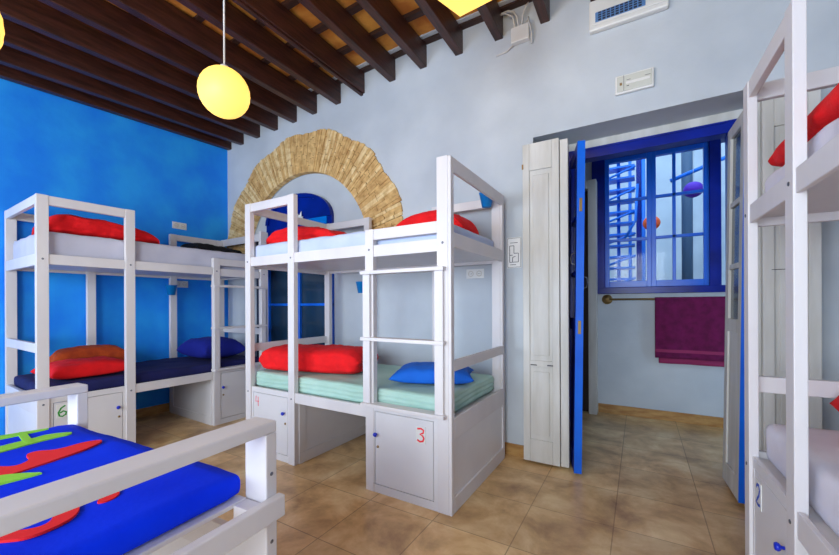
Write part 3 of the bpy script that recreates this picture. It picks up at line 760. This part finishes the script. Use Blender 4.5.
for y, z in ((-0.02, 0.80), (-0.02, 0.60)):
    bm = bmesh.new(); lathe(bm, [(0, 0.002), (0.004, 0.002), (0.006, 0)], 12, M4=Matrix.Translation((DW - 0.0, y, z)) @ Matrix.Rotation(R(90), 4, 'Y'))
    obj('bolt', bm, 'steel', dbed)
dm = soft_box('mattress', -0.03, 1.062, -1.93, -0.045, 0.728, 0.80, 'royal', edge=0.025, wr=0.004, seed=40)
place(dm, (DO[0], DO[1], 0), DT)
tag(dm, 'royal blue covered mattress with green and red letters, left foreground', 'mattress')
# appliqué letters (parts of the cover), outlines in world metres on the cover's top
LET = []
def w2l(p):
    x, y = p[0] - DO[0], p[1] - DO[1]; c, s = math.cos(DT), math.sin(DT)
    return (c * x + s * y, -s * x + c * y)
LETTERS = [('letter', 'green_print', [(-2.071, 0.543), (-2.046, 0.534), (-2.052, 0.485), (-2.056, 0.434), (-2.06, 0.325), (-2.124, 0.335), (-2.121, 0.396), (-2.1, 0.458)]),
 ('letter', 'green_print', [(-1.927, 0.572), (-1.896, 0.56), (-1.901, 0.502), (-1.886, 0.425), (-1.85, 0.292), (-1.926, 0.304), (-1.952, 0.384), (-1.961, 0.471), (-1.973, 0.513)]),
 ('letter', 'green_print', [(-2.1, 0.458), (-2.089, 0.479), (-1.908, 0.459), (-1.906, 0.435)]),
 ('letter', 'red_print', [(-1.713, 0.593), (-1.683, 0.581), (-1.646, 0.519), (-1.621, 0.441), (-1.596, 0.348), (-1.574, 0.248), (-1.718, 0.271), (-1.717, 0.326), (-1.66, 0.359), (-1.689, 0.399), (-1.762, 0.403), (-1.776, 0.433), (-1.726, 0.473), (-1.74, 0.549)]),
 ('letter', 'green_print', [(-1.525, 0.389), (-1.527, 0.367), (-1.536, 0.297), (-1.539, 0.243), (-1.624, 0.256), (-1.612, 0.317), (-1.569, 0.359)]),
 ('letter', 'red_print', [(-1.281, 0.403), (-1.289, 0.424), (-1.256, 0.446), (-1.211, 0.454), (-1.179, 0.446), (-1.161, 0.427), (-1.159, 0.406), (-1.171, 0.393), (-1.192, 0.406), (-1.21, 0.416), (-1.244, 0.415)]),
 ('letter', 'red_print', [(-1.285, 0.316), (-1.285, 0.341), (-1.242, 0.361), (-1.201, 0.37), (-1.168, 0.36), (-1.14, 0.34), (-1.127, 0.313), (-1.121, 0.277), (-1.132, 0.246), (-1.207, 0.19), (-1.282, 0.202), (-1.208, 0.237), (-1.166, 0.266), (-1.153, 0.294), (-1.173, 0.314), (-1.216, 0.323), (-1.249, 0.322)])]
for nm, col, poly in LETTERS:
    bm = bmesh.new()
    P = [w2l(p) for p in poly]
    for _ in range(2 if col == 'red_print' else 1):
        P = [q for a, b_ in zip(P, P[1:] + P[:1]) for q in ((a[0] * .78 + b_[0] * .22, a[1] * .78 + b_[1] * .22), (a[0] * .22 + b_[0] * .78, a[1] * .22 + b_[1] * .78))]
    zt_ = 0.8035 + 0.0007 * LETTERS.index((nm, col, poly))
    vs = [bm.verts.new((x, y, zt_)) for x, y in P]; f_ = bm.faces.new(vs)
    r_ = bmesh.ops.extrude_face_region(bm, geom=[f_])
    for v in r_['geom']:
        if isinstance(v, bmesh.types.BMVert): v.co.z -= 0.006
    bmesh.ops.triangulate(bm, faces=bm.faces)
    o = obj('letter', bm, col, dm)

# ================================================================ SMALL THINGS
def globe(loc, r, label):
    t = thing('pendant_lamp', label, 'lamp', loc, 0, 'globe pendant lamps')
    bm = bmesh.new()
    prof = []
    for i in range(33):
        a = -PI / 2 + PI * i / 32; rr_ = r * math.cos(a)
        prof.append((max(rr_, 0.0 if i in (0, 32) else 0.001) * (1 - 0.012 * (i % 2)), r * math.sin(a)))
    prof[0] = (0, -r); prof[-1] = (0, r)
    lathe(bm, prof, 40); obj('globe_shade', bm, 'glow', t)
    bm = bmesh.new(); tube(bm, [(0, 0, r), (0, 0, beam_z(loc[0], loc[1]) + DH - loc[2])], 0.0045, 8); obj('cord', bm, 'cable', t)
    bm = bmesh.new(); lathe(bm, [(0, 0.02), (0.02, 0.02), (0.025, 0.0), (0, 0.0)], 16, origin=(0, 0, r - 0.004)); obj('cap', bm, 'plastic', t)
    l = bpy.data.lights.new('bulb', 'POINT'); l.energy = 40; l.color = (1, 0.72, 0.36); l.shadow_soft_size = r * 1.02
    o = bpy.data.objects.new('bulb', l); COL.objects.link(o); o.parent = t; o.location = (0, 0, 0)
    l.shadow_soft_size = r + 0.01
    return t
globe((-1.912, 1.196, 2.436), 0.127, 'round yellow paper globe lamp hanging before the brick arch')
globe((-2.168, 0.241, 2.365), 0.2, 'glowing globe lamp cut off by the top left corner')
# square paper lantern
lan = thing('pendant_lamp', 'square yellow paper lantern hanging at the top edge of the picture', 'lamp', (-0.91, 2.033, 3.0), R(0))
sqx, sqy = Vector((0.34, -0.031)), Vector((-0.108, -0.33))
cs = [Vector((0, 0)), sqx, sqx + sqy, sqy]
bm = bmesh.new(); prism(bm, [tuple(c) for c in cs], 'z', 0, 0.36)
obj('paper_shade', bm, 'glow', lan, 0.004)
for c in cs:
    bm = bmesh.new(); bx(bm, c.x - 0.004, c.x + 0.004, c.y - 0.004, c.y + 0.004, 0, 0.36); obj('rib', bm, 'ochre_board', lan)
cc = (sqx + sqy) / 2
bm = bmesh.new(); tube(bm, [(cc.x, cc.y, 0.36), (cc.x, cc.y, 0.85)], 0.004, 8); obj('cord', bm, 'cable', lan)
l = bpy.data.lights.new('bulb', 'POINT'); l.energy = 40; l.color = (1, 0.72, 0.36); l.shadow_soft_size = 0.26
o = bpy.data.objects.new('bulb', l); COL.objects.link(o); o.parent = lan; o.location = (cc.x, cc.y, 0.18)

# wall sockets
def socket(label, loc, rz):
    t = thing('wall_socket', label, 'socket', loc, rz, 'double wall sockets')
    boxobj('plate', [(-0.085, 0.085, -0.008, 0, -0.042, 0.042)], 'plastic', t, 0.003)
    for x in (-0.04, 0.04):
        bm = bmesh.new(); lathe(bm, [(0.0, -0.001), (0.018, -0.001), (0.021, 0.004), (0.026, 0.004), (0.027, 0.0)], 20, M4=Matrix.Translation((x, -0.008, 0)) @ Matrix.Rotation(R(90), 4, 'X'))
        f = obj('outlet', bm, 'socket_face', t)
        boxobj('hole', [(x - 0.010, x - 0.005, -0.0095, -0.0088, -0.003, 0.003), (x + 0.005, x + 0.010, -0.0095, -0.0088, -0.003, 0.003)], 'dark_hole', f, 0)
socket('white double socket on the blue wall above the upper bunk', (BX, 2.525, 2.30), R(90))
socket('white double socket on the blue wall below the upper bunk', (BX, 2.54, 1.565), R(90))
socket('white double socket on the white wall inside the middle bunk', (-1.28, WY, 1.572), 0)

def cup(label, loc):
    t = bmesh.new()
    lathe(t, [(0, 0), (0.038, 0), (0.06, 0.11), (0.063, 0.112), (0.063, 0.118), (0.056, 0.118), (0.035, 0.005), (0, 0.005)], 28)
    o = obj('hanging_cup', t, 'cup_blue', None); o.location = loc
    bmh = bmesh.new(); bx(bmh, -0.012, 0.012, 0.055, 0.078, 0.05, 0.125); bx(bmh, -0.012, 0.012, 0.05, 0.060, 0.112, 0.125)
    h = obj('hook', bmh, 'cup_blue', o)
    tag(o, label, 'cup', 'blue hanging cups'); return o
cup('blue cup hanging at the right end of the upper middle bunk', (-1.088, 2.95, 2.10))
cup('blue cup on the wall behind the lower middle bunk', (-2.53, 3.092, 1.42))
cA = cup('blue cup on the blue wall above the navy pillow', (BX + 0.19, 2.335, 1.42)); cA.rotation_euler = (0, 0, R(90))

# evacuation plan
t = thing('evacuation_plan', 'small framed floor plan on the wall left of the white shutter', 'sign', (-0.985, WY, 1.605))
boxobj('board', [(0, 0.125, -0.008, 0, 0, 0.262)], 'paper', t, 0.002)
bm = bmesh.new(); y = -0.0085
bx(bm, 0.006, 0.119, y - 0.001, y, 0.006, 0.009); bx(bm, 0.006, 0.119, y - 0.001, y, 0.253, 0.256)
bx(bm, 0.006, 0.009, y - 0.001, y, 0.006, 0.256); bx(bm, 0.116, 0.119, y - 0.001, y, 0.006, 0.256)
for s in ([(0.025, 0.05), (0.025, 0.19), (0.062, 0.19), (0.062, 0.125), (0.10, 0.125), (0.10, 0.05), (0.025, 0.05)], [(0.025, 0.11), (0.05, 0.11)], [(0.05, 0.05), (0.05, 0.09), (0.075, 0.10)], [(0.03, 0.215), (0.095, 0.215)], [(0.03, 0.028), (0.08, 0.028)]):
    for a, b in zip(s, s[1:]): stroke(bm, [a, b], 0.005, 0.001, y=y)
obj('plan_drawing', bm, 'ink_grey', t)

# emergency light
t = thing('emergency_light', 'white emergency light box on the wall above the doorway', 'light fixture', (-0.15, WY, 2.85), 0)
boxobj('housing', [(0, 0.245, -0.03, 0, 0, 0.135)], 'plastic', t, 0.006)
boxobj('lens', [(0.012, 0.233, -0.037, -0.029, 0.012, 0.123)], 'lens', t, 0.004)
boxobj('tube', [(0.07, 0.22, -0.040, -0.036, 0.055, 0.075)], 'plastic', t, 0.002)
boxobj('test_lamp', [(0.03, 0.045, -0.040, -0.036, 0.055, 0.075)], 'brass', t, 0.001)
boxobj('seam', [(0.055, 0.058, -0.0385, -0.0365, 0.014, 0.126), (0.075, 0.09, -0.0385, -0.0365, 0.04, 0.045), (0.075, 0.10, -0.0385, -0.0365, 0.085, 0.088), (0.19, 0.225, -0.0385, -0.0365, 0.085, 0.088)], 'ink_grey', t, 0)

# air conditioner
t = thing('air_conditioner', 'white air conditioner high on the wall with blue grille', 'air conditioner', (-0.325, WY, 3.37), 0)
boxobj('body', [(0, 0.51, -0.05, 0, 0, 0.232)], 'plastic', t, 0.012)
boxobj('front_frame', [(0.015, 0.495, -0.058, -0.05, 0.035, 0.165)], 'plastic', t, 0.006)
boxobj('grille_recess', [(0.045, 0.37, -0.061, -0.057, 0.05, 0.125)], 'ac_blue', t, 0.002)
boxobj('grille', [(0.065 + 0.029 * i, 0.086 + 0.029 * i, -0.064, -0.0605, 0.055 + 0.0 * i, 0.12) for i in range(10)], 'ac_dark', t, 0.001)
boxobj('louvre', [(0.045, 0.37, -0.066, -0.0635, z, z + 0.004) for z in (0.068, 0.085, 0.102)], 'ac_blue', t, 0)
boxobj('display', [(0.40, 0.48, -0.061, -0.057, 0.085, 0.115)], 'lens', t, 0.002)
boxobj('status_light', [(0.415, 0.435, -0.064, -0.0605, 0.092, 0.106)], emis('red_status_glow', srgb(255, 60, 60), 1.2), t, 0.001)

# junction box with cables under the beams
t = thing('junction_box', 'white cable junction box between the last ceiling beams', 'junction box', (-0.93, WY, 3.50), 0)
boxobj('box', [(0, 0.15, -0.05, 0, 0, 0.13)], 'plastic', t, 0.006)
for k, pts in enumerate(([(0.03, -0.03, 0.12), (0.02, -0.05, 0.22), (-0.05, -0.06, 0.27), (-0.16, -0.05, 0.27)],
            [(0.06, -0.03, 0.12), (0.055, -0.06, 0.2), (0.03, -0.06, 0.25), (-0.02, -0.05, 0.285), (-0.12, -0.05, 0.285)],
            [(0.09, -0.03, 0.12), (0.10, -0.05, 0.2), (0.13, -0.06, 0.26), (0.15, -0.05, 0.285)],
            [(0.12, -0.03, 0.12), (0.15, -0.06, 0.16), (0.17, -0.05, 0.05), (0.165, -0.02, -0.04)],
            [(0.01, -0.02, 0.0), (-0.05, -0.012, -0.03), (-0.14, -0.008, -0.035)])):
    bm = bmesh.new(); tube(bm, pts, 0.007, 8); obj('cable', bm, 'cable', t)

# towel rail and towel in the hall
t = thing('towel_rail', 'brass towel rail on the hall wall under the window', 'towel rail', (0, HY, 1.345), 0)
bm = bmesh.new(); tube(bm, [(-0.36, -0.07, 0), (0.98, -0.07, 0)], 0.011, 12); obj('rod', bm, 'brass', t)
for x in (-0.33, 0.95):
    bm = bmesh.new(); lathe(bm, [(0, 0.085), (0.028, 0.083), (0.03, 0.06), (0.015, 0.045), (0.015, 0.012), (0.055, 0.01), (0.058, 0.0)], 20, M4=Matrix.Translation((x, 0, 0)) @ Matrix.Rotation(R(90), 4, 'X'))
    obj('bracket', bm, 'brass', t)
def towel():
    bm = bmesh.new(); nx, nz = 40, 50
    prof = []
    zb, zf = 0.64, 0.70; zr = 1.345; r = 0.016
    for i in range(20): prof.append((HY - 0.07 + r, zb + (zr - zb) * i / 20))
    for i in range(9): a = PI * i / 8; prof.append((HY - 0.07 + r * math.cos(a), zr + r * math.sin(a)))
    for i in range(1, 21): prof.append((HY - 0.07 - r, zr - (zr - zf) * i / 20))
    grid = []
    for u in range(nx + 1):
        x = 0.145 + 0.62 * u / nx; row = []
        for k_, (y, z) in enumerate(prof):
            amt = min(1, (zr + r - z) / 0.5)
            s = 1 if y > HY - 0.07 else -1
            dy = (0.010 * math.sin(x * 17 + (1 if s > 0 else 0)) + 0.006 * noise.noise(Vector((x * 6, z * 4, s)))) * amt
            xx = x + (0.035 * amt if s > 0 else 0.0) - 0.0
            row.append(bm.verts.new((xx, y + dy - (0.008 * amt if s < 0 else 0), z)))
        grid.append(row)
    for u in range(nx):
        for k_ in range(len(prof) - 1):
            f = bm.faces.new((grid[u][k_], grid[u + 1][k_], grid[u + 1][k_ + 1], grid[u][k_ + 1]))
            zc = prof[k_][1]; f.material_index = 1 if (k_ < 20 and zc < 0.70) or (k_ > 28 and 0.77 < zc < 0.80) else 0
    o = obj('towel', bm, ['purple_towel', 'towel_band'], None, smooth=True)
    sm = o.modifiers.new('thick', 'SOLIDIFY'); sm.thickness = 0.007; sm.offset = 0
    return tag(o, 'plum towel folded over the brass rail in the hall', 'towel')
towel()

# ---- patio: blue steel stair, grey pipe and two paper lanterns
st = thing('outdoor_staircase', 'bright blue steel staircase outside the hall window', 'staircase', (0, 0, 0))
for x, y in ((-0.52, 7.0), (-0.30, 7.2), (0.06, 6.9), (-0.14, 7.7)):
    bm = bmesh.new(); tube(bm, [(x, y, -0.02), (x, y, 4.2)], 0.028, 10); obj('post', bm, 'blue_steel', st)
bm = bmesh.new(); bx(bm, -0.04, 0.06, 7.0, 7.08, -0.02, 4.2); obj('stringer', bm, 'blue_gloss', st)
for k in range(14):
    z = 1.5 + 0.185 * k; x0 = -0.5 + 0.02 * math.sin(k)
    bm = bmesh.new()
    bx(bm, x0, -0.06, 7.0, 7.25, z, z + 0.03)
    o = obj('tread', bm, 'blue_steel', st)
for k in range(6):
    z = 1.55 + 0.36 * k
    bm = bmesh.new(); tube(bm, [(-0.5, 6.95, z), (-0.05, 6.95, z + 0.16)], 0.018, 8); obj('handrail', bm, 'blue_steel', st)
bm = bmesh.new(); tube(bm, [(-0.20, 6.9, 2.35), (-0.05, 6.9, 2.62), (-0.02, 6.9, 3.2)], 0.02, 8); obj('handrail', bm, 'blue_steel', st)
bm = bmesh.new(); tube(bm, [(0.42, 7.0, 3.2), (1.3, 7.0, 3.5)], 0.03, 8); obj('canopy_bar', bm, 'blue_steel', st)
bm = bmesh.new(); tube(bm, [(0.66, 7.3, -0.02), (0.66, 7.3, 5.5)], 0.075, 16)
tag(obj('drain_pipe', bm, 'pipe'), 'thick grey pipe outside the right pane of the hall window', 'pipe')
def lantern(loc, r, m, label):
    t = thing('paper_lantern', label, 'lantern', loc, 0, 'round lanterns on the patio')
    bm = bmesh.new()
    pr_ = [(r * math.cos(-PI / 2 + PI * i / 24), 0.92 * r * math.sin(-PI / 2 + PI * i / 24)) for i in range(25)]; pr_[0] = (0, -0.92 * r); pr_[-1] = (0, 0.92 * r)
    lathe(bm, pr_, 28); obj('shade', bm, m, t)
    bm = bmesh.new(); tube(bm, [(0, 0, 0.9 * r), (0, 0, 5.4 - loc[2])], 0.004, 6); obj('cord', bm, 'cable', t)
lantern((0.69, 6.8, 2.97), 0.125, 'purple_ball', 'purple paper lantern seen through the hall window')
lantern((0.16, 6.6, 2.50), 0.115, 'orange_ball', 'orange paper lantern seen through the hall window')
bm = bmesh.new(); tube(bm, [(-3.0, 6.8, 5.4), (3.0, 6.8, 5.4)], 0.006, 6)
tag(obj('patio_wire', bm, 'steel'), 'thin wire across the patio carrying the lanterns', 'wire')
